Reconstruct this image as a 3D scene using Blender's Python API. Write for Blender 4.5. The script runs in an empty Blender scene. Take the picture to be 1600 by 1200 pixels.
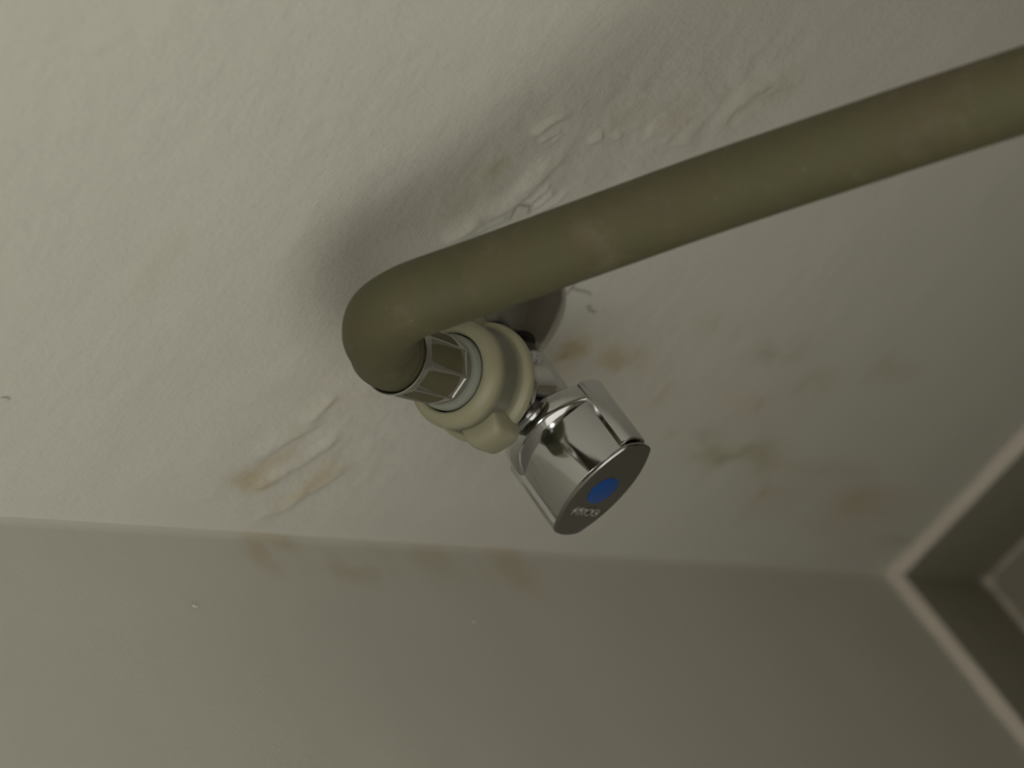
import bpy, bmesh, math, random
import numpy as np
from mathutils import Vector, Matrix

# ------------------------------------------------------------------ camera, world, exposure
# World frame: origin = inside corner of the two walls at floor level.
# wall_back is the plane y = 0 (room at y > 0), wall_left is the plane x = 0 (room at x < 0), z is up.
SC = bpy.context.scene
COL = SC.collection
cam_data = bpy.data.cameras.new('camera')
cam = bpy.data.objects.new('camera', cam_data)
COL.objects.link(cam)
_R = Matrix(((-0.58547, 0.71164, 0.38833), (0.50991, 0.69564, -0.50603), (-0.63024, -0.09825, -0.77015)))
_right, _up, _back = _R @ Vector((1, 0, 0)), _R @ Vector((0, -1, 0)), _R @ Vector((0, 0, -1))
m = Matrix((_right, _up, _back)).transposed().to_4x4()
m.translation = Vector((-0.34262, 0.35092, 0.94772))
cam.matrix_world = m
cam_data.sensor_fit = 'HORIZONTAL'
cam_data.sensor_width = 36.0
cam_data.lens = 3422 / 1600 * 36.0
cam_data.clip_start = 0.02
cam_data.clip_end = 20
cam_data.dof.use_dof = True
cam_data.dof.focus_distance = 0.60
cam_data.dof.aperture_fstop = 9.5
SC.camera = cam

world = bpy.data.worlds.new('world')
SC.world = world
world.use_nodes = True
world.node_tree.nodes['Background'].inputs[0].default_value = (0.75, 0.82, 0.9, 1)
world.node_tree.nodes['Background'].inputs[1].default_value = 0.02

SC.view_settings.view_transform = 'Standard'
SC.view_settings.look = 'None'
SC.view_settings.gamma = 1
SC.view_settings.use_curve_mapping = False
SC.view_settings.exposure = -0.29
FILL_LAMP_STRENGTH = 5.0
WINDOW_STRENGTH = 1.75          # daylight coming through the frosted window pane

# ------------------------------------------------------------------ helpers
def obj(name, me, mat, parent=None):
    if isinstance(me, bmesh.types.BMesh):
        bm = me
        bmesh.ops.recalc_face_normals(bm, faces=bm.faces[:])
        me = bpy.data.meshes.new(name)
        bm.to_mesh(me)
        bm.free()
    o = bpy.data.objects.new(name, me)
    COL.objects.link(o)
    if mat is not None:
        me.materials.clear()
        me.materials.append(mat)
    if parent is not None:
        o.parent = parent
    return o

def smooth(o, angle=38):
    me = o.data
    me.polygons.foreach_set('use_smooth', [True] * len(me.polygons))
    me.set_sharp_from_angle(angle=math.radians(angle))
    return o

def bevel(o, w, seg=3, angle=35):
    b = o.modifiers.new('bevel', 'BEVEL')
    b.width = w
    b.segments = seg
    b.limit_method = 'ANGLE'
    b.angle_limit = math.radians(angle)
    b.harden_normals = True
    return o

def empty(name, loc):
    o = bpy.data.objects.new(name, None)
    COL.objects.link(o)
    o.location = loc
    o.empty_display_size = 0.01
    return o

def tag(o, label=None, cat=None, kind=None, group=None):
    if label: o['label'] = label
    if cat: o['category'] = cat
    if kind: o['kind'] = kind
    if group: o['group'] = group
    return o

def frame_from(axis):
    a = Vector(axis).normalized()
    t = Vector((1, 0, 0)) if abs(a.x) < 0.9 else Vector((0, 1, 0))
    u = (t - a * t.dot(a)).normalized()
    v = a.cross(u)
    return a, u, v

def lathe_bm(profile, origin, axis, n=64, closed=True, radial=None):
    """profile: (s along axis, radius) pairs; radial(angle, s, r) may change the radius."""
    bm = bmesh.new()
    a, u, v = frame_from(axis)
    o = Vector(origin)
    rings = []
    for s, r in profile:
        ring = []
        for i in range(n):
            t = 2 * math.pi * i / n
            rr = radial(t, s, r) if radial else r
            ring.append(bm.verts.new(o + a * s + (u * math.cos(t) + v * math.sin(t)) * rr))
        rings.append(ring)
    for k in range(len(rings) - 1):
        for i in range(n):
            bm.faces.new((rings[k][i], rings[k][(i + 1) % n], rings[k + 1][(i + 1) % n], rings[k + 1][i]))
    if closed == 'loop':
        for i in range(n):
            bm.faces.new((rings[-1][i], rings[-1][(i + 1) % n], rings[0][(i + 1) % n], rings[0][i]))
    elif closed:
        bm.faces.new(list(reversed(rings[0])))
        bm.faces.new(rings[-1])
    return bm

def prism_bm(sections):
    """sections: list of lists of Vectors with equal counts; lofted and capped."""
    bm = bmesh.new()
    vs = [[bm.verts.new(p) for p in s] for s in sections]
    n = len(vs[0])
    for k in range(len(vs) - 1):
        for i in range(n):
            bm.faces.new((vs[k][i], vs[k][(i + 1) % n], vs[k + 1][(i + 1) % n], vs[k + 1][i]))
    bm.faces.new(list(reversed(vs[0])))
    bm.faces.new(vs[-1])
    return bm

def box_bm(x0, x1, y0, y1, z0, z1, bm=None):
    bm = bm or bmesh.new()
    r = bmesh.ops.create_cube(bm, size=1)
    for v in r['verts']:
        v.co = Vector((x0 + (v.co.x + .5) * (x1 - x0), y0 + (v.co.y + .5) * (y1 - y0), z0 + (v.co.z + .5) * (z1 - z0)))
    return bm

def catmull(P, per=14):
    P = [Vector(p) for p in P]
    out = []
    Q = [P[0] * 2 - P[1]] + P + [P[-1] * 2 - P[-2]]
    for i in range(1, len(Q) - 2):
        p0, p1, p2, p3 = Q[i - 1:i + 3]
        # centripetal parametrisation keeps the tight bend round
        t0 = 0.0
        t1 = t0 + (p1 - p0).length ** .5
        t2 = t1 + (p2 - p1).length ** .5
        t3 = t2 + (p3 - p2).length ** .5
        for k in range(per):
            t = t1 + (t2 - t1) * k / per
            A1 = p0 * ((t1 - t) / (t1 - t0)) + p1 * ((t - t0) / (t1 - t0))
            A2 = p1 * ((t2 - t) / (t2 - t1)) + p2 * ((t - t1) / (t2 - t1))
            A3 = p2 * ((t3 - t) / (t3 - t2)) + p3 * ((t - t2) / (t3 - t2))
            B1 = A1 * ((t2 - t) / (t2 - t0)) + A2 * ((t - t0) / (t2 - t0))
            B2 = A2 * ((t3 - t) / (t3 - t1)) + A3 * ((t - t1) / (t3 - t1))
            out.append(B1 * ((t2 - t) / (t2 - t1)) + B2 * ((t - t1) / (t2 - t1)))
    out.append(P[-1])
    return out

def sweep_bm(path, radius, n=40, cap=True):
    bm = bmesh.new()
    T = [(path[min(i + 1, len(path) - 1)] - path[max(i - 1, 0)]).normalized() for i in range(len(path))]
    _, u, _ = frame_from(T[0])
    rings = []
    for i, p in enumerate(path):
        u = (u - T[i] * u.dot(T[i])).normalized()
        v = T[i].cross(u)
        r = radius(i) if callable(radius) else radius
        rings.append([bm.verts.new(p + (u * math.cos(2 * math.pi * k / n) + v * math.sin(2 * math.pi * k / n)) * r) for k in range(n)])
    for k in range(len(rings) - 1):
        for i in range(n):
            bm.faces.new((rings[k][i], rings[k][(i + 1) % n], rings[k + 1][(i + 1) % n], rings[k + 1][i]))
    if cap:
        bm.faces.new(list(reversed(rings[0])))
        bm.faces.new(rings[-1])
    return bm

# ------------------------------------------------------------------ materials
class NT:
    def __init__(self, name):
        self.m = bpy.data.materials.new(name)
        self.m.use_nodes = True
        self.t = self.m.node_tree
        self.b = self.t.nodes['Principled BSDF']
    def n(self, kind, **kw):
        nd = self.t.nodes.new(kind)
        for k, v in kw.items():
            if k in nd.inputs.keys(): nd.inputs[k].default_value = v
            else: setattr(nd, k, v)
        return nd
    def l(self, a, b): self.t.links.new(a, b)
    def coord(self): return self.n('ShaderNodeTexCoord').outputs['Object']
    def noise(self, scale, detail=3, rough=.55, vec=None, dist=0.0):
        nd = self.n('ShaderNodeTexNoise', Scale=scale, Detail=detail, Roughness=rough, Distortion=dist)
        self.l(vec or self.coord(), nd.inputs['Vector'])
        return nd.outputs['Fac']
    def ramp(self, fac, stops):
        r = self.n('ShaderNodeValToRGB')
        e = r.color_ramp.elements
        while len(e) > len(stops): e.remove(e[-1])
        while len(e) < len(stops): e.new(0.5)
        for i, (p, c) in enumerate(stops):
            e[i].position = p
            e[i].color = (*c, 1) if len(c) == 3 else c
        self.l(fac, r.inputs[0])
        return r.outputs[0]
    def mix(self, fac, a, b, mode='MIX'):
        x = self.n('ShaderNodeMix', data_type='RGBA', blend_type=mode)
        for i, v in ((0, fac), (6, a), (7, b)):
            if isinstance(v, (int, float)): x.inputs[i].default_value = v
            elif isinstance(v, tuple): x.inputs[i].default_value = (*v, 1)
            else: self.l(v, x.inputs[i])
        return x.outputs[2]
    def bump(self, h, strength, dist, prev=None):
        b = self.n('ShaderNodeBump', Strength=strength, Distance=dist)
        self.l(h, b.inputs['Height'])
        if prev is not None: self.l(prev, b.inputs['Normal'])
        return b.outputs[0]

WALL = (0.79, 0.785, 0.728)

def wall_material(name, tinted, k=1.0):
    t = NT(name)
    c = t.mix(t.noise(14, 4), tuple(v * .97 for v in WALL), tuple(min(1, v * 1.03) for v in WALL))
    if tinted:
        a = t.n('ShaderNodeVertexColor', layer_name='tint')
        c = t.mix(1.0, c, a.outputs['Color'], 'MULTIPLY')
    t.l(c, t.b.inputs['Base Color'])
    t.b.inputs['Roughness'].default_value = 0.62
    t.b.inputs['Specular IOR Level'].default_value = 0.35
    nr = t.bump(t.noise(520, 3, .6), 0.26 * k, 0.0010)
    nr = t.bump(t.noise(110, 3, .5), 0.36 * k, 0.0020, nr)
    t.l(nr, t.b.inputs['Normal'])
    return t.m

def plain(name, color, rough=.5, spec=.5, bump_scale=None, bump_s=.1, var=.06, var_scale=30):
    t = NT(name)
    c = t.mix(t.noise(var_scale, 4), tuple(v * (1 - var) for v in color), tuple(v * (1 + var) for v in color))
    t.l(c, t.b.inputs['Base Color'])
    t.b.inputs['Roughness'].default_value = rough
    t.b.inputs['Specular IOR Level'].default_value = spec
    if bump_scale:
        t.l(t.bump(t.noise(bump_scale, 3), bump_s, 0.001), t.b.inputs['Normal'])
    return t.m

def chrome_material(name, color, rough, specks=False):
    t = NT(name)
    t.b.inputs['Metallic'].default_value = 1
    base = t.mix(t.noise(60, 3), tuple(v * .97 for v in color), color)
    r = t.n('ShaderNodeMapRange')
    r.inputs['To Min'].default_value = rough * .7
    r.inputs['To Max'].default_value = rough * 1.4
    t.l(t.noise(90, 4), r.inputs['Value'])
    t.l(r.outputs[0], t.b.inputs['Roughness'])
    if specks:
        v = t.n('ShaderNodeTexVoronoi', Scale=900.0)
        t.l(t.coord(), v.inputs['Vector'])
        s1 = t.ramp(v.outputs['Distance'], [(0.0, (1, 1, 1)), (0.28, (1, 1, 1)), (0.36, (0, 0, 0))])
        s2 = t.ramp(t.noise(160, 2), [(0.50, (0, 0, 0)), (0.58, (1, 1, 1))])
        k = t.mix(1.0, s1, s2, 'MULTIPLY')
        base = t.mix(k, base, (0.03, 0.03, 0.025))
        t.l(k, t.b.inputs['Coat Weight'])
    t.l(base, t.b.inputs['Base Color'])
    return t.m

M_wallA = wall_material('painted_plaster_stained', True)
M_wallB = wall_material('painted_plaster_side', True, 0.25)
M_wall = wall_material('painted_plaster', False)
M_far = plain('brown_panelling', (0.30, 0.26, 0.21), .5, .3)
M_ceil = plain('ceiling_paint', (0.72, 0.71, 0.66), .7, .2)
M_floor = plain('floor_stoneware', (0.42, 0.39, 0.33), .55, .3, 200, .1, .12, 12)
M_tile = plain('baseboard_stoneware', (0.34, 0.325, 0.265), .45, .35, 150, .08, .08, 25)
M_tile_edge = plain('baseboard_lit_edge', (0.86, 0.80, 0.72), .7, .2, 250, .2, .08, 60)
M_grout = plain('grout', (0.74, 0.68, 0.60), .8, .2, 400, .3)
M_chrome = chrome_material('chrome', (0.60, 0.605, 0.61), 0.09)
M_chrome_worn = chrome_material('chrome_pitted', (0.50, 0.50, 0.50), 0.18, True)
M_chrome_face = chrome_material('chrome_face', (0.30, 0.295, 0.285), 0.16)
M_chrome_dim = chrome_material('chrome_dark_reflection', (0.38, 0.37, 0.355), 0.13)  # darker base colour stands in for dark surroundings mirrored in the rosette
M_steel = chrome_material('pressed_steel', (0.52, 0.515, 0.50), 0.40)
M_letter = chrome_material('raised_lettering', (0.80, 0.80, 0.79), 0.35)
M_dark = plain('black_rubber', (0.012, 0.012, 0.012), .6, .3)
M_blue = plain('blue_enamel', (0.012, 0.085, 0.36), .35, .45, var=.05)

def hose_material():
    t = NT('grey_green_rubber')
    c = t.ramp(t.noise(38, 4, .6), [(0.34, (0.112, 0.111, 0.058)), (0.50, (0.120, 0.111, 0.061)), (0.66, (0.128, 0.106, 0.064))])
    sm = t.ramp(t.noise(75, 6, .72), [(0.52, (0, 0, 0)), (0.74, (1, 1, 1))])
    c = t.mix(t.mix(1.0, sm, (0.45, 0.45, 0.45), 'MULTIPLY'), c, (0.20, 0.195, 0.13))
    sp = t.ramp(t.noise(700, 2, .5), [(0.74, (0, 0, 0)), (0.80, (1, 1, 1))])
    c = t.mix(t.mix(1.0, sp, (0.5, 0.5, 0.5), 'MULTIPLY'), c, (0.40, 0.38, 0.28))
    t.l(c, t.b.inputs['Base Color'])
    t.b.inputs['Roughness'].default_value = 0.6
    t.b.inputs['Specular IOR Level'].default_value = 0.3
    nr = t.bump(t.noise(1400, 2), 0.12, 0.0005)
    t.l(nr, t.b.inputs['Normal'])
    return t.m
M_hose = hose_material()

def milky_plastic(name, color, sss, dark_tone=None):
    t = NT(name)
    c = t.mix(t.noise(70, 3), tuple(v * .94 for v in color), color)
    if dark_tone:          # side band of the nut: blended to a darker tone
        a = t.n('ShaderNodeVertexColor', layer_name='dark_mix')
        c = t.mix(a.outputs['Color'], c, t.mix(t.noise(45, 2), dark_tone, tuple(v * 1.25 for v in dark_tone)))
    t.l(c, t.b.inputs['Base Color'])
    t.b.inputs['Roughness'].default_value = 0.38
    t.b.inputs['Subsurface Weight'].default_value = sss
    t.b.inputs['Subsurface Radius'].default_value = (1.0, 0.95, 0.6)
    t.b.inputs['Subsurface Scale'].default_value = 0.004
    t.l(t.bump(t.noise(300, 3), 0.06, 0.0008), t.b.inputs['Normal'])
    return t.m
M_nut = milky_plastic('milky_plastic', (0.40, 0.385, 0.265), 0.25, (0.155, 0.155, 0.115))
M_ring = milky_plastic('white_plastic', (0.33, 0.35, 0.31), 0.2)

def emit(name, color, strength):
    t = NT(name)
    t.b.inputs['Base Color'].default_value = (*color, 1)
    t.b.inputs['Emission Color'].default_value = (*color, 1)
    t.b.inputs['Emission Strength'].default_value = strength
    return t.m

# ------------------------------------------------------------------ wall relief and stains
VALVE = Vector((-0.0920, 0.0, 0.4442))
rng = np.random.default_rng(5)

def value_noise(X, Z, cell, seed):
    g = np.random.default_rng(seed).random((257, 257))
    u, v = X / cell + 57.3, Z / cell + 31.7
    i, j = np.floor(u).astype(int), np.floor(v).astype(int)
    fu, fv = u - i, v - j
    fu, fv = fu * fu * (3 - 2 * fu), fv * fv * (3 - 2 * fv)
    i %= 256; j %= 256
    return (g[i, j] * (1 - fu) + g[i + 1, j] * fu) * (1 - fv) + (g[i, j + 1] * (1 - fu) + g[i + 1, j + 1] * fu) * fv

def fbm(X, Z, cell, seed, octaves=4):
    s, a, tot = 0, 1.0, 0
    for o in range(octaves):
        s = s + a * value_noise(X, Z, cell / 2 ** o, seed + o)
        tot += a
        a *= .5
    return s / tot

def pl_dist(X, Z, pts):
    """distance to a polyline, signed side, and parameter 0..1 along it"""
    best = np.full(X.shape, 9.0)
    par = np.zeros(X.shape)
    side = np.zeros(X.shape)
    n = len(pts) - 1
    for k in range(n):
        (ax, az), (bx, bz) = pts[k], pts[k + 1]
        dx, dz = bx - ax, bz - az
        t = np.clip(((X - ax) * dx + (Z - az) * dz) / (dx * dx + dz * dz + 1e-12), 0, 1)
        d = np.hypot(X - ax - t * dx, Z - az - t * dz)
        near = d < best
        best = np.where(near, d, best)
        par = np.where(near, (k + t) / n, par)
        side = np.where(near, np.sign((X - ax) * dz - (Z - az) * dx), side)
    return best, side, par

def taper(par):
    return np.clip(np.minimum(par, 1 - par) * 6 + .15, 0, 1)

# raised flakes and ridges of lifting paint: points (x, z), width, height in metres
RIDGES = [
    ([(-0.1191, 0.4894), (-0.1238, 0.4858), (-0.1288, 0.4818), (-0.1334, 0.4775), (-0.1377, 0.4734), (-0.1422, 0.4707), (-0.1486, 0.4703), (-0.1545, 0.4696), (-0.1602, 0.4680)], .0042, .0022),
    ([(-0.1182, 0.4869), (-0.1238, 0.4808), (-0.1289, 0.4754), (-0.1329, 0.4704)], .0022, .0012),
    ([(-0.1387, 0.4663), (-0.1434, 0.4653), (-0.1473, 0.4632)], .0014, .0010),
    ([(-0.1374, 0.4632), (-0.1416, 0.4619), (-0.1456, 0.4597)], .0014, .0010),
    ([(-0.1370, 0.4605), (-0.1410, 0.4583), (-0.1438, 0.4568)], .0014, .0009),
    ([(-0.1609, 0.4844), (-0.1653, 0.4817), (-0.1692, 0.4774)], .0018, .0009),
    ([(-0.1591, 0.4803), (-0.1627, 0.4774), (-0.1651, 0.4751)], .0016, .0008),
    ([(-0.1609, 0.4751), (-0.1641, 0.4735)], .0016, .0007),
    ([(-0.1645, 0.4602), (-0.1667, 0.4589)], .0024, .0011),
    ([(-0.1649, 0.4546), (-0.1677, 0.4531)], .0022, .0009),
    ([(-0.1694, 0.4442), (-0.1732, 0.4387), (-0.1731, 0.4289)], .005, .0009),
    ([(-0.1718, 0.4221), (-0.1770, 0.4231), (-0.1811, 0.4249)], .004, .0007),
    ([(-0.1812, 0.4143), (-0.1880, 0.4151), (-0.1938, 0.4140), (-0.1987, 0.4086), (-0.1979, 0.3963)], .004, .0008),
    ([(-0.0471, 0.4887), (-0.0534, 0.4850), (-0.0590, 0.4829)], .004, .0008),
    ([(-0.0313, 0.4947), (-0.0388, 0.4898), (-0.0443, 0.4844), (-0.0508, 0.4802)], .0045, .0009),
    ([(-0.0199, 0.4882), (-0.0239, 0.4810), (-0.0310, 0.4757), (-0.0381, 0.4713), (-0.0432, 0.4703)], .0040, .0010),
    ([(-0.0132, 0.4674), (-0.0204, 0.4629), (-0.0271, 0.4586), (-0.0336, 0.4558)], .0040, .0009),
    ([(-0.0080, 0.4761), (-0.0114, 0.4688), (-0.0147, 0.4630)], .0035, .0007),
    ([(-0.1034, 0.3175), (-0.1053, 0.3050), (-0.1035, 0.2921), (-0.1072, 0.2845)], .0035, .0007),
    ([(-0.0636, 0.3189), (-0.0618, 0.3011), (-0.0551, 0.2772), (-0.0598, 0.2584), (-0.0540, 0.2410)], .004, .0006),
]
# fine open cracks
CRACKS = [
    [(-0.1321, 0.4685), (-0.1341, 0.4693), (-0.1359, 0.4701), (-0.1373, 0.4696), (-0.1373, 0.4672), (-0.1380, 0.4652), (-0.1358, 0.4635)],
    [(-0.1103, 0.4218), (-0.1119, 0.4218), (-0.1133, 0.4218), (-0.1149, 0.4221), (-0.1164, 0.4223)],
    [(-0.1133, 0.4218), (-0.1133, 0.4186), (-0.1135, 0.4159), (-0.1132, 0.4135), (-0.1125, 0.4112)],
    [(-0.1083, 0.4087), (-0.1067, 0.4051), (-0.1066, 0.4023)],
]
# stains: colour multiplier, polyline, width, strength
BR, OL, PK, DK = (0.86, 0.785, 0.65), (0.83, 0.80, 0.67), (0.98, 0.925, 0.88), (0.66, 0.62, 0.52)
STAINS = [
    (BR, [(-0.0895, 0.4095), (-0.0910, 0.3977), (-0.0906, 0.3815), (-0.0906, 0.3623)], .006, .75),
    (BR, [(-0.0888, 0.4082), (-0.0918, 0.4038), (-0.0920, 0.3952)], .0035, .9),
    (DK, [(-0.0871, 0.4046), (-0.0872, 0.4006)], .0018, .7),
    (BR, [(-0.0864, 0.3828), (-0.0876, 0.3664), (-0.0872, 0.3566)], .004, .6),
    (PK, [(-0.0862, 0.4030), (-0.0877, 0.3737), (-0.0888, 0.3457)], .012, .8),
    (OL, [(-0.0972, 0.4051), (-0.1034, 0.4012), (-0.1074, 0.4039)], .006, .4),
    (PK, [(-0.1049, 0.3646), (-0.1075, 0.3560)], .004, .8),
    (OL, [(-0.1072, 0.3505), (-0.1118, 0.3403)], .006, .4),
    (OL, [(-0.1093, 0.3298), (-0.1114, 0.3243)], .008, .35),
    (DK, [(-0.1037, 0.3171), (-0.1055, 0.3053), (-0.1040, 0.2952), (-0.1064, 0.2871)], .0030, .75),
    (OL, [(-0.1042, 0.2997), (-0.1086, 0.2793)], .006, .4),
    (OL, [(-0.0941, 0.2680), (-0.0947, 0.2444)], .006, .55),
    (OL, [(-0.1092, 0.2271), (-0.1067, 0.2071)], .006, .5),
    (PK, [(-0.0795, 0.3471), (-0.0812, 0.3299)], .010, .75),
    (BR, [(-0.0787, 0.3388), (-0.0804, 0.3353)], .005, .6),
    (PK, [(-0.0839, 0.3093), (-0.0817, 0.2776), (-0.0828, 0.2481)], .012, .75),
    (DK, [(-0.0819, 0.2805), (-0.0842, 0.2780)], .0045, .45),
    (DK, [(-0.0791, 0.2048), (-0.0804, 0.1937)], .0045, .55),
    (BR, [(-0.0634, 0.3210), (-0.0647, 0.3098), (-0.0618, 0.3011), (-0.0602, 0.2862)], .0045, .75),
    (OL, [(-0.0575, 0.2923), (-0.0553, 0.2757), (-0.0600, 0.2569), (-0.0548, 0.2401)], .0050, .95),
    (DK, [(-0.0551, 0.2772), (-0.0568, 0.2680), (-0.0606, 0.2576)], .0025, .45),
    (BR, [(-0.0582, 0.2477), (-0.0510, 0.2357), (-0.0438, 0.2217)], .007, .6),
    (BR, [(-0.0391, 0.2346), (-0.0430, 0.2143), (-0.0420, 0.2007)], .012, .7),
    (OL, [(-0.0521, 0.1945), (-0.0576, 0.1835), (-0.0530, 0.1696)], .006, .6),
    (BR, [(-0.0519, 0.1733), (-0.0346, 0.1535), (-0.0163, 0.1346)], .014, .75),
    (PK, [(-0.0467, 0.1898), (-0.0435, 0.1395), (-0.0140, 0.1066)], .020, .6),
    (DK, [(-0.0181, 0.0929), (-0.0206, 0.0917)], .004, .4),
    # left of the hose, towards the corner
    (BR, [(-0.0451, 0.4866), (-0.0502, 0.4808), (-0.0555, 0.4812)], .0045, .7),
    (OL, [(-0.0539, 0.4892), (-0.0584, 0.4835)], .0040, .6),
    (BR, [(-0.0229, 0.4973), (-0.0249, 0.4872), (-0.0323, 0.4848), (-0.0398, 0.4809)], .0045, .65),
    (BR, [(-0.0217, 0.4927), (-0.0214, 0.4835), (-0.0263, 0.4791)], .0035, .7),
    (BR, [(-0.0106, 0.4791), (-0.0154, 0.4691), (-0.0220, 0.4642), (-0.0292, 0.4603), (-0.0321, 0.4597)], .0042, .85),
    (OL, [(-0.0074, 0.4757), (-0.0103, 0.4679)], .006, .5),
    (PK, [(-0.0103, 0.4679), (-0.0535, 0.4797), (-0.0659, 0.4675)], .020, .45),
    (PK, [(-0.0785, 0.4890), (-0.0648, 0.4941), (-0.0520, 0.4920)], .020, .35),
    # above the hose
    (OL, [(-0.1240, 0.4920), (-0.1348, 0.4933), (-0.1463, 0.4926), (-0.1527, 0.4874)], .008, .45),
    (OL, [(-0.1477, 0.4928), (-0.1515, 0.4863), (-0.1540, 0.4840)], .004, .5),
    (OL, [(-0.1694, 0.4616), (-0.1729, 0.4572), (-0.1753, 0.4535)], .006, .5),
    (BR, [(-0.1753, 0.4440), (-0.1805, 0.4368), (-0.1840, 0.4308)], .008, .4),
    (OL, [(-0.1816, 0.4127), (-0.1891, 0.4149), (-0.1951, 0.4128), (-0.1992, 0.4049), (-0.1967, 0.3933)], .005, .45),
    (OL, [(-0.0958, 0.5814), (-0.0973, 0.5715)], .012, .2),
]
STAINS_B = [
    (BR, [(0.0034, 0.4788), (0.0041, 0.4627), (0.0063, 0.4528)], .008, .6),
    (PK, [(0.0033, 0.4760), (0.0076, 0.4565)], .012, .7),
    (BR, [(0.0111, 0.4502), (0.0120, 0.4332), (0.0129, 0.4168)], .007, .75),
    (OL, [(0.0079, 0.4304), (0.0093, 0.4130)], .012, .5),
    (BR, [(0.0066, 0.4047), (0.0077, 0.3794), (0.0069, 0.3367)], .012, .55),
    (PK, [(0.0068, 0.3854), (0.0117, 0.3333)], .02, .55),
    (PK, [(0.0131, 0.2013), (0.0222, 0.1520)], .02, .6),
]
FLECKS_B = [(0.0311, 0.5149), (0.0347, 0.3936)]
FLECKS_A = [(-0.0433, 0.5938)]

def tint_of(X, Z, stains, cracks, seed):
    tint = np.ones(X.shape + (3,))
    wx = (fbm(X, Z, .016, seed + 40) - .5) * .012
    wz = (fbm(X, Z, .016, seed + 50) - .5) * .012
    fx = (fbm(X, Z, .004, seed + 60, 2) - .5) * .003
    brk = fbm(X, Z, .011, seed + 70)
    for c, pts, w, s in stains:
        d, _, par = pl_dist(X + wx + fx, Z + wz + fx, pts)
        f = np.exp(-(d / w) ** 2) * s * taper(par) * np.clip((brk - .22) * 2.6, 0.15, 1)
        tint *= 1 - f[..., None] * (1 - np.array(c))
    for pts in cracks:
        d, _, par = pl_dist(X + fx * .25, Z + fx * .25, pts)
        f = np.exp(-(d / .00048) ** 2) * .65
        tint *= 1 - f[..., None] * (1 - np.array((.30, .26, .20)))
    return tint

def relief_of(X, Z, ridges, cracks, seed):
    h = (fbm(X, Z, .05, seed, 3) - .5) * .0016
    wx = (fbm(X, Z, .010, seed + 80) - .5) * .006
    brk = fbm(X, Z, .007, seed + 90)
    for pts, w, a in ridges:
        d, side, par = pl_dist(X + wx, Z + wx, pts)
        ww = w * np.where(side > 0, 1.0, .55)
        h = h + a * np.exp(-(d / ww) ** 2) * taper(par) * (.45 + 1.1 * brk)
    for pts in cracks:
        d, _, _ = pl_dist(X, Z, pts)
        h = h - .0005 * np.exp(-(d / .0006) ** 2)
    # blistered, wrinkled paint over the damp halo of the inlet
    damp = np.zeros(X.shape)
    for (cx, cz), r in zip([(-0.1393, 0.4835), (-0.1593, 0.4794), (-0.1721, 0.4470), (-0.1889, 0.4195), (-0.0321, 0.4765), (-0.0548, 0.4696), (-0.1401, 0.4459)], (.022, .022, .028, .026, .030, .022, .03)):
        damp = np.maximum(damp, np.exp(-((X - cx) ** 2 + (Z - cz) ** 2) / r ** 2))
    h = h + damp * (fbm(X * 1.4 + Z * .5, Z * .8 - X * .3, .009, seed + 20, 3) - .5) * .0016
    return h

def axis_coords(lo, f0, f1, hi, step):
    a = [lo] if lo < f0 - 1e-6 else []
    if lo < f0: a += list(np.linspace(lo, f0, 8)[1:-1])
    a += list(np.linspace(f0, f1, int(round((f1 - f0) / step)) + 1))
    if hi > f1: a += list(np.linspace(f1, hi, 8)[1:])
    return np.array(a)

def grid_wall(name, us, zs, place, height, tint, thick, mat):
    U, Z = np.meshgrid(us, zs, indexing='ij')
    P = place(U, Z, height(U, Z))
    nu, nz = U.shape
    co = P.reshape(-1, 3)
    idx = np.arange(nu * nz).reshape(nu, nz)
    q = np.stack([idx[:-1, :-1], idx[1:, :-1], idx[1:, 1:], idx[:-1, 1:]], -1).reshape(-1, 4)
    me = bpy.data.meshes.new(name)
    me.vertices.add(len(co)); me.vertices.foreach_set('co', co.ravel())
    me.loops.add(q.size); me.loops.foreach_set('vertex_index', q.ravel())
    me.polygons.add(len(q))
    me.polygons.foreach_set('loop_start', np.arange(0, q.size, 4))
    me.polygons.foreach_set('loop_total', np.full(len(q), 4))
    me.polygons.foreach_set('use_smooth', np.ones(len(q), bool))
    me.update(calc_edges=True)
    at = me.color_attributes.new('tint', 'FLOAT_COLOR', 'POINT')
    t = np.concatenate([tint(U, Z), np.ones(U.shape + (1,))], -1)
    at.data.foreach_set('color', t.astype(np.float32).ravel())
    return obj(name, me, mat)

ROOM_X, ROOM_Y, ROOM_Z = -0.80, 0.90, 2.30
CORNER_R = 0.0009

def soft_corner(d):            # filled, rounded inside corner of the plaster
    r = CORNER_R
    return np.where(d < r, r - np.sqrt(np.maximum(r * r - (r - d) ** 2, 0)), 0)

# wall_back (y = 0)
xs = axis_coords(ROOM_X, -0.285, 0.0, 0.0, .00065)
zs = axis_coords(0.0, 0.22, 0.64, ROOM_Z, .00065)
hA = lambda X, Z: relief_of(X, Z, RIDGES, CRACKS, 11) * np.clip(-X / .02, 0, 1) + soft_corner(-X)
wA = grid_wall('wall_back', xs, zs, lambda X, Z, h: np.stack([X, h, Z], -1), hA,
               lambda X, Z: tint_of(X, Z, STAINS, CRACKS, 3), .1, M_wallA)
tag(wA, 'cream painted plaster wall with damp stains and lifting paint around the valve', kind='structure')
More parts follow.
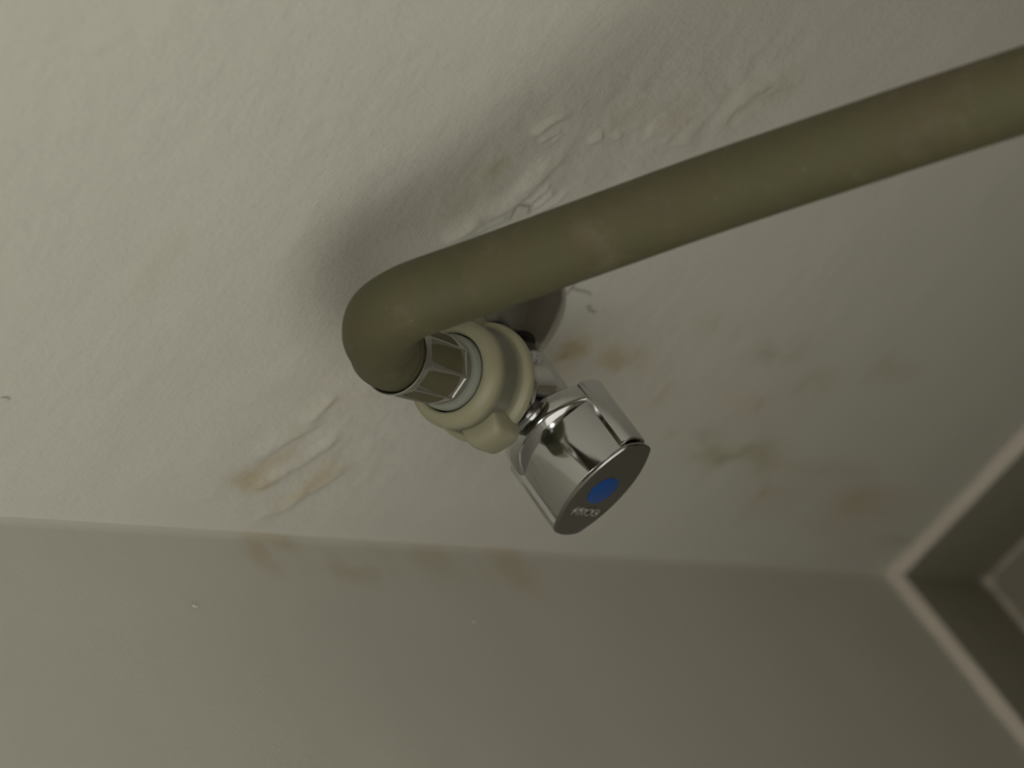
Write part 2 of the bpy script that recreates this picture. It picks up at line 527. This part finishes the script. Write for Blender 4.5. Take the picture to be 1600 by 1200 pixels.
# wall_left (x = 0)
ys = axis_coords(0.0, 0.0, 0.13, ROOM_Y, .0018)
zs2 = axis_coords(0.0, 0.06, 0.70, ROOM_Z, .0022)
hB = lambda Y, Z: (fbm(Y, Z, .06, 91, 3) - .5) * .0010 * np.clip(Y / .02, 0, 1) + soft_corner(Y)
wB = grid_wall('wall_left', ys, zs2, lambda Y, Z, h: np.stack([-h, Y, Z], -1), hB,
               lambda Y, Z: tint_of(Y, Z, STAINS_B, [], 23), .1, M_wallB)
wB.data.flip_normals()
wA.data.flip_normals()
tag(wB, 'plain cream painted side wall with a faint brown stain along the corner', kind='structure')

# paint flecks on the walls
for k, (y, z) in enumerate(FLECKS_B):
    b = bmesh.new()
    bmesh.ops.create_icosphere(b, subdivisions=1, radius=.0011)
    for v in b.verts: v.co = Vector((v.co.x * .5, v.co.y * .8, v.co.z * 1.6))
    f = obj('paint_fleck', b, M_ceil, wB); f.location = (-.0004, y, z)
for k, (x, z) in enumerate(FLECKS_A):
    b = bmesh.new()
    bmesh.ops.create_icosphere(b, subdivisions=1, radius=.0010)
    for v in b.verts: v.co = Vector((v.co.x * .7, v.co.y * .5, v.co.z * 1.6))
    f = obj('paint_fleck', b, M_ceil, wA); f.location = (x, .0005, z)

# rest of the little room
tag(obj('floor', box_bm(ROOM_X, 0.0, 0.0, ROOM_Y, -.06, 0), M_floor), 'dark grey brown floor below the baseboards', kind='structure')
tag(obj('ceiling', box_bm(ROOM_X, 0.0, 0.0, ROOM_Y, ROOM_Z, ROOM_Z + .06), M_ceil), 'plain white ceiling', kind='structure')
tag(obj('wall_right', box_bm(ROOM_X - .08, ROOM_X, 0, ROOM_Y, 0, ROOM_Z), M_far), 'plain brown panelled wall facing the corner', kind='structure')
fill_lamp = smooth(tag(obj('trim_1', lathe_bm([(0, .17), (-.02, .17), (-.03, .16)], (-.40, .34, ROOM_Z), (0, 0, 1), 48), M_ceil), 'round white housing of an added ceiling light', kind='structure'), 30)  # unseen ceiling light, added to brighten the floor and baseboard tops
smooth(obj('diffuser', lathe_bm([(-.03, .155), (-.045, .145), (-.052, .11), (-.055, .02)], (-.40, .34, ROOM_Z), (0, 0, 1), 48), emit('fill_lamp_diffuser', (1.0, 0.96, 0.88), FILL_LAMP_STRENGTH), fill_lamp), 40)
WX0, WX1, WZ0, WZ1 = -0.75, -0.015, 0.62, 2.05
BLOCKER_Y, BLOCKER_Z = 0.50, 0.60
b = bmesh.new()
box_bm(ROOM_X, WX0, ROOM_Y, ROOM_Y + .08, 0, ROOM_Z, b)
box_bm(WX1, 0, ROOM_Y, ROOM_Y + .08, 0, ROOM_Z, b)
box_bm(WX0, WX1, ROOM_Y, ROOM_Y + .08, 0, WZ0, b)
box_bm(WX0, WX1, ROOM_Y, ROOM_Y + .08, WZ1, ROOM_Z, b)
box_bm(ROOM_X, 0, BLOCKER_Y, ROOM_Y, 0, BLOCKER_Z, b)          # unseen block under the window, added to shade the lower walls
tag(obj('wall_front', b, M_ceil), 'plain white wall with the window above an added light-blocking box', kind='structure')
b = bmesh.new()
fw = .035
box_bm(WX0, WX0 + fw, ROOM_Y + .01, ROOM_Y + .06, WZ0, WZ1, b)
box_bm(WX1 - fw, WX1, ROOM_Y + .01, ROOM_Y + .06, WZ0, WZ1, b)
box_bm(WX0 + fw, WX1 - fw, ROOM_Y + .01, ROOM_Y + .06, WZ0, WZ0 + fw, b)
box_bm(WX0 + fw, WX1 - fw, ROOM_Y + .01, ROOM_Y + .06, WZ1 - fw, WZ1, b)
win = tag(obj('window_1', b, M_ceil), 'small white framed frosted window', kind='structure')
obj('pane', box_bm(WX0 + fw, WX1 - fw, ROOM_Y + .03, ROOM_Y + .036, WZ0 + fw, WZ1 - fw),
    emit('frosted_daylight_pane', (1.0, 0.985, 0.92), WINDOW_STRENGTH), win)

# ------------------------------------------------------------------ baseboards
BH, BT = 0.080, 0.0055
def baseboard(name, label, back):
    # cross-section in (d, z): d = distance from the wall
    sec = [(0.0, 0.0), (BT, 0.0), (BT, BH - .0018), (BT - .0006, BH - .0006), (BT - .0016, BH), (0.0, BH + .0004)]
    ends = []
    for far in (False, True):
        ring = []
        for d, z in sec:
            if back: ring.append(Vector(((-d if not far else ROOM_X), d, z)))
            else: ring.append(Vector((-d, (d if not far else BLOCKER_Y), z)))
        ends.append(ring)
    o = smooth(obj(name, prism_bm(ends), M_tile), 30)
    tag(o, label, kind='structure')
    # top edge of the tile, its pale colour painting in light from above
    sec2 = [(0.0, BH + .0002), (BT - .0012, BH), (BT + .0001, BH - .0012), (BT + .0004, BH - .0004), (BT - .0010, BH + .0010), (0.0, BH + .0022)]
    rs = []
    n = 60
    for i in range(n + 1):
        t = (i / n) ** 2
        ring = []
        wob = 1 + .25 * math.sin(i * 2.3) * math.sin(i * .9 + 1)
        for d, z in sec2:
            zz = BH + (z - BH) * wob
            if back: ring.append(Vector((-d + t * (ROOM_X + d), d, zz)))
            else: ring.append(Vector((-d, d + t * (BLOCKER_Y - d), zz)))
        rs.append(ring)
    tag(smooth(obj('top_edge', prism_bm(rs), M_tile_edge, o), 60), 'top edge painted pale as if lit from above')
    return o
bbA = baseboard('baseboard_back', 'dark stoneware baseboard along the stained wall', True)
bbB = baseboard('baseboard_left', 'dark stoneware baseboard along the side wall', False)
random.seed(4)
def grout(parent, back):
    pts, rad = [], []
    n = 90
    for i in range(n + 1):
        s = BT + .45 * (i / n) ** 1.3
        pts.append(Vector((-s, BT + .0006, .0006)) if back else Vector((-BT - .0006, s, .0006)))
        rad.append((.0012 if back else .0022) * (.75 + .7 * random.random()))
    tag(smooth(obj('grout_bead', sweep_bm(pts, lambda i: rad[i], 10), M_grout, parent), 80), 'crumbly pale grout bead')
grout(bbA, True)
grout(bbB, False)
b = bmesh.new()
bmesh.ops.create_icosphere(b, subdivisions=2, radius=.0036)
for v in b.verts: v.co *= 1 + .25 * math.sin(v.co.x * 900) * math.sin(v.co.z * 700 + 1)
lump = smooth(obj('grout_lump', b, M_grout, bbB), 80)
lump.location = (-BT - .002, BT + .002, .0028)
tag(lump, 'pale lump of grout in the corner')

# ------------------------------------------------------------------ valve
valve = empty('angle_valve', VALVE)
tag(valve, 'chrome angle valve with winged knob and blue dot, screwed into the stained wall', 'valve')
Y = Vector((0, 1, 0))
O0 = Vector((0, 0, 0))
# flared rosette against the wall
prof = [(-.0005, .0275), (.0012, .0279), (.0024, .0276), (.0034, .0268), (.0050, .0246), (.0068, .0218), (.0084, .0190),
        (.0098, .0163), (.0108, .0140), (.0114, .0122), (.0117, .0108), (.0106, .0104), (.0060, .0103)]
smooth(obj('rosette', lathe_bm(prof, O0, Y, 96), M_chrome_dim, valve), 50)
# dark sealing gap between rosette and neck
smooth(obj('seal', lathe_bm([(.0070, .0106), (.0112, .0106), (.0124, .0100), (.0126, .0080)], O0, Y, 48), M_dark, valve), 50)
# inlet neck and body
body = [(.004, .0094), (.0180, .0094), (.0186, .0098), (.0200, .0099), (.0400, .0099), (.0412, .0097), (.0418, .0090)]
smooth(obj('body', lathe_bm(body, O0, Y, 64), M_chrome_worn, valve), 40)
# hexagonal bonnet behind the knob
def hexr(t, s, r):
    k = (t % (math.pi / 3)) - math.pi / 6
    return min(r, r * .905 / math.cos(k))
smooth(obj('bonnet', lathe_bm([(.0410, .0080), (.0414, .0086), (.0440, .0086), (.0444, .0080), (.0446, .0072), (.0500, .0072)], O0, Y, 72, radial=hexr), M_dark, valve), 30)
# outlet branch, turned a little off the vertical
TILT = math.radians(-6.5)
OUT = Vector((math.sin(TILT), 0, math.cos(TILT)))
OB = Vector((0, .030, 0))
prof = [(.004, .0104), (.0150, .0104), (.0160, .0108), (.0175, .0124), (.0185, .0128), (.0235, .0130), (.0245, .0130), (.0250, .0130)]
for i in range(10):
    z = .0255 + i * .0012
    prof += [(z, .0128), (z + .0006, .0120)]
smooth(obj('outlet', lathe_bm(prof, OB, OUT, 64), M_chrome, valve), 40)

# knob: rear skirt ring, scalloped grip, two side ribs, end plate with dot and lettering
KY1 = 0.0675                       # front face
KY0 = KY1 - 0.0270
KS = KY0 + 0.0062                  # front of skirt ring
def lens(zc, x0=.0164, ze=.0036, n=28, rnd=False):
    """closed (x, z) outline: two flat arcs between the ribs"""
    pts = []
    for sgn in (1, -1):
        for i in range(n + 1):
            u = -1 + 2 * i / n
            x = x0 * u * sgn
            zz = ze + (zc - ze) * (1 - abs(u) ** 2.15)
            if rnd and abs(u) > .90: zz *= .30 + .70 * math.sqrt(max(0, 1 - ((abs(u) - .90) / .10) ** 2))
            pts.append((x, zz * sgn))
    return pts
def sect(pts, y, k=1.0): return [Vector((x * k, y, z * k)) for x, z in pts]
b = prism_bm([sect(lens(.0126), KS - .001), sect(lens(.0124), KS + .004), sect(lens(.0116), KY1 - .008), sect(lens(.0109), KY1 - .0011)])
grip = obj('knob', b, M_chrome, valve)
bevel(smooth(grip, 40), .0005, 2)
RK = .0171
prof = [(KY0 + .0030, .0070), (KY0 + .0030, .0152), (KY0, .0158), (KY0 + .0002, .0165), (KY0 + .0008, .0169), (KY0 + .0025, RK), (KS - .0010, RK), (KS - .0003, RK - .0003), (KS, RK - .0010), (KS - .0002, .0100)]
tag(smooth(obj('skirt_ring', lathe_bm(prof, O0, Y, 96), M_chrome, grip), 40))
for sg in (-1, 1):
    cs = [(.0150, .0050), (.0166, .0051), (.0178, .0045), (.0188, .0032), (.0193, .0014), (.0193, -.0014), (.0188, -.0032), (.0178, -.0045), (.0166, -.0051), (.0150, -.0050)]
    secs = []
    for y, k in ((KY0 + .0003, .975), (KY0 + .0010, 1.0), (KY1 - .0030, 1.0), (KY1 - .0022, .985)):
        secs.append([Vector((sg * x * k, y, z)) for x, z in cs])
    bevel(smooth(obj('rib', prism_bm(secs), M_chrome, grip), 30), .0003, 2)
# dark joint and end plate
obj('joint', prism_bm([sect(lens(.0100, .0160, .0026), KY1 - .0024), sect(lens(.0100, .0160, .0026), KY1 - .0006)]), M_dark, grip)
plate = obj('end_plate', prism_bm([sect(lens(.0109, .0184, .0048, 60, True), KY1 - .0012), sect(lens(.0110, .0187, .0050, 60, True), KY1 - .0009), sect(lens(.0110, .0187, .0050, 60, True), KY1 - .0004), sect(lens(.0106, .0184, .0047, 60, True), KY1)]), M_chrome_face, grip)
smooth(plate, 30)
smooth(tag(obj('blue_dot', lathe_bm([(KY1 - .0003, .0052), (KY1 + .0001, .0052), (KY1 + .0002, .0050), (KY1 + .00022, .0001)], O0, Y, 48), M_blue, grip), 'blue cold water dot'), 40)
cu = bpy.data.curves.new('lettering', 'FONT')
cu.body = 'ARCO'
cu.size = .0042
cu.extrude = .00018
cu.offset = .00006
cu.align_x, cu.align_y = 'CENTER', 'CENTER'
cu.space_character = 1.06
tmp = bpy.data.objects.new('lettering_curve', cu)
COL.objects.link(tmp)
bpy.context.view_layer.update()
lme = bpy.data.meshes.new_from_object(tmp.evaluated_get(bpy.context.evaluated_depsgraph_get()))
bpy.data.objects.remove(tmp)
let = obj('lettering', lme, M_letter, grip)
lm = Matrix((Vector((0, 0, -1)), Vector((-1, 0, 0)), Vector((0, 1, 0)))).transposed().to_4x4()
lm.translation = Vector((.0088, KY1 + .0001, -.0004))
let.matrix_local = lm
tag(let, 'small raised silver lettering')

# ------------------------------------------------------------------ hose with its fittings
NB = VALVE + OB                                      # where the outlet axis starts (world)
hose = empty('water_hose', NB + OUT * .027)
tag(hose, 'olive grey rubber hose with milky plastic nut, bent sharply off the valve outlet', 'hose')
HL = hose.location.copy()
def W(p): return Vector(p) - HL
S = .0690                                            # end of the sleeve along the outlet axis
path = [NB + OUT * (S - .018), NB + OUT * (S - .006), NB + OUT * (S + .003)]
path += [Vector(p) for p in ((-.1040, .0328, .5218), (-.1101, .0355, .5312), (-.1172, .0377, .5366), (-.1256, .0409, .5367), (-.1328, .0432, .5323),
         (-0.1394, 0.0451, 0.5270), (-0.1643, 0.0567, 0.5185), (-0.1948, 0.0718, 0.5101), (-0.2236, 0.0870, 0.5025),
         (-0.2510, 0.1019, 0.4957), (-0.2770, 0.1165, 0.4890), (-0.3030, 0.1320, 0.4790), (-0.345, 0.160, 0.455), (-0.405, 0.205, 0.385), (-0.445, 0.245, 0.270),
         (-0.475, 0.285, 0.130), (-0.520, 0.335, 0.035), (-0.570, 0.375, 0.0105), (-0.630, 0.410, 0.0100))]
cp = catmull(path, 26)
rr = []
for i, p in enumerate(cp):
    rr.append(.00985)
hb = sweep_bm([W(p) for p in cp], lambda i: rr[i], 96)
# kink: the inner side of the tight bend folds inwards along a short crease
K0 = W((-.1068, .0340, .5268))
t_in = (W(path[2]) - K0).normalized() + (W(path[8]) - K0).normalized()
t_in.normalize()
t_ax = (W(path[8]) - W(path[2])).normalized()
t_ax = (t_ax - t_in * t_ax.dot(t_in)).normalized()
for v in hb.verts:
    d = v.co - K0
    if d.length > .03: continue
    a, q = d.dot(t_ax) - .0032, d.dot(t_in)
    if q > 0:
        v.co -= t_in * (.0050 * math.exp(-(a / (.0011 if a > 0 else .0055)) ** 2) * min(1, q / .006))
smooth(obj('tube', hb, M_hose, hose), 80)

# pressed metal sleeve with eight crimped flats
N8 = 8
def crimp(t, s, r):
    k = ((t + .22) % (2 * math.pi / N8)) / (2 * math.pi / N8)        # 0..1 over one flat
    depth = .0007 if .0485 < s < .0655 else 0.0
    e = min(k, 1 - k)
    w = min(1, max(0, (e - .03) / .05))
    flat = r * math.cos(math.pi / N8) / math.cos((k - .5) * 2 * math.pi / N8)
    f = min(1, max(0, (s - .0460) / .0020)) * min(1, max(0, (.0670 - s) / .0015))
    return r * (1 - f) + (flat - depth * w * .6) * f
prof = [(.0440, .0086), (.0462, .0092), (.0470, .0099), (.0484, .0101), (.0487, .0101), (.0500, .0102), (.0550, .0104), (.0600, .0106), (.0640, .0107), (.0654, .01075),
        (.0658, .0108), (.0672, .0108), (.0684, .01095), (.0690, .0110), (.0691, .0107), (.0680, .01015), (.0600, .0100)]
smooth(obj('crimp_sleeve', lathe_bm(prof, NB - HL, OUT, 160, closed=False, radial=crimp), M_steel, hose), 25)
# pale plastic nipple ring inside the nut bore
prof = [(.0400, .0060), (.0400, .0108), (.0448, .0108), (.0456, .0104), (.0458, .0096), (.0458, .0060)]
smooth(obj('nipple_ring', lathe_bm(prof, NB - HL, OUT, 64), M_ring, hose), 40)
# union nut
prof = [(.0262, .0134), (.0262, .0168), (.0266, .0173), (.0276, .0175), (.0288, .0174), (.0294, .0170), (.0299, .0162), (.0304, .0156), (.0330, .0154), (.0380, .0154), (.0398, .0155), (.0412, .0153), (.0424, .0147),
        (.0433, .0139), (.0439, .0129), (.0441, .0120), (.0440, .0115), (.0432, .0112), (.0400, .0111), (.0380, .0132)]
nut = smooth(obj('union_nut', lathe_bm(prof, NB - HL, OUT, 96, closed='loop'), M_nut, hose), 60)
tag(nut, 'milky translucent plastic union nut')
def dark_mix(o, f):
    at = o.data.color_attributes.new('dark_mix', 'FLOAT_COLOR', 'POINT')
    for i, v in enumerate(o.data.vertices):
        k = f((v.co - (NB - HL)).dot(OUT), v.co)
        at.data[i].color = (k, k, k, 1)
def ss(a, b, x):
    t = min(1, max(0, (x - a) / (b - a)))
    return t * t * (3 - 2 * t)
dark_mix(nut, lambda s, p: ss(.0298, .0312, s) * (1 - ss(.0380, .0412, s)))
# grip lugs on the nut
a_, u_, v_ = frame_from(OUT)
def lug(ang, w, r1, s0, s1):
    c, s_ = math.cos(ang), math.sin(ang)
    rad = u_ * c + v_ * s_
    tan = a_.cross(rad)
    secs = []
    m = 18
    for s, kw, kr in ((s0, .95, .95), (s0 + .0006, 1.0, 1.0), (s1 - .005, 1.0, .98), (s1 - .0025, .99, .93), (s1 - .0012, .97, .84), (s1 - .0004, .93, .70), (s1, .86, .50)):
        ring = [(NB - HL) + a_ * s + rad * .0130 + tan * (-w * kw)]
        for i in range(m + 1):
            t = math.pi * i / m
            ex = abs(math.cos(t)) ** .5 * (1 if math.cos(t) > 0 else -1)
            r = .0142 + (r1 - .0142) * kr * math.sin(t) ** .55
            ring.append((NB - HL) + a_ * s + rad * r + tan * (-w * kw * ex))
        ring.append((NB - HL) + a_ * s + rad * .0130 + tan * (w * kw))
        secs.append(ring)
    o = smooth(obj('lug', prism_bm(secs), M_nut, nut), 60)
    dark_mix(o, lambda s, p: 0.12)
# lug angles are measured around the outlet axis from u_
def ang_of(d):
    d = Vector(d); return math.atan2(d.dot(v_), d.dot(u_))
lug(ang_of((.30, .95, 0)), .0062, .0212, .0262, .0372)
lug(ang_of((-.40, -.92, 0)), .0056, .0205, .0262, .0375)
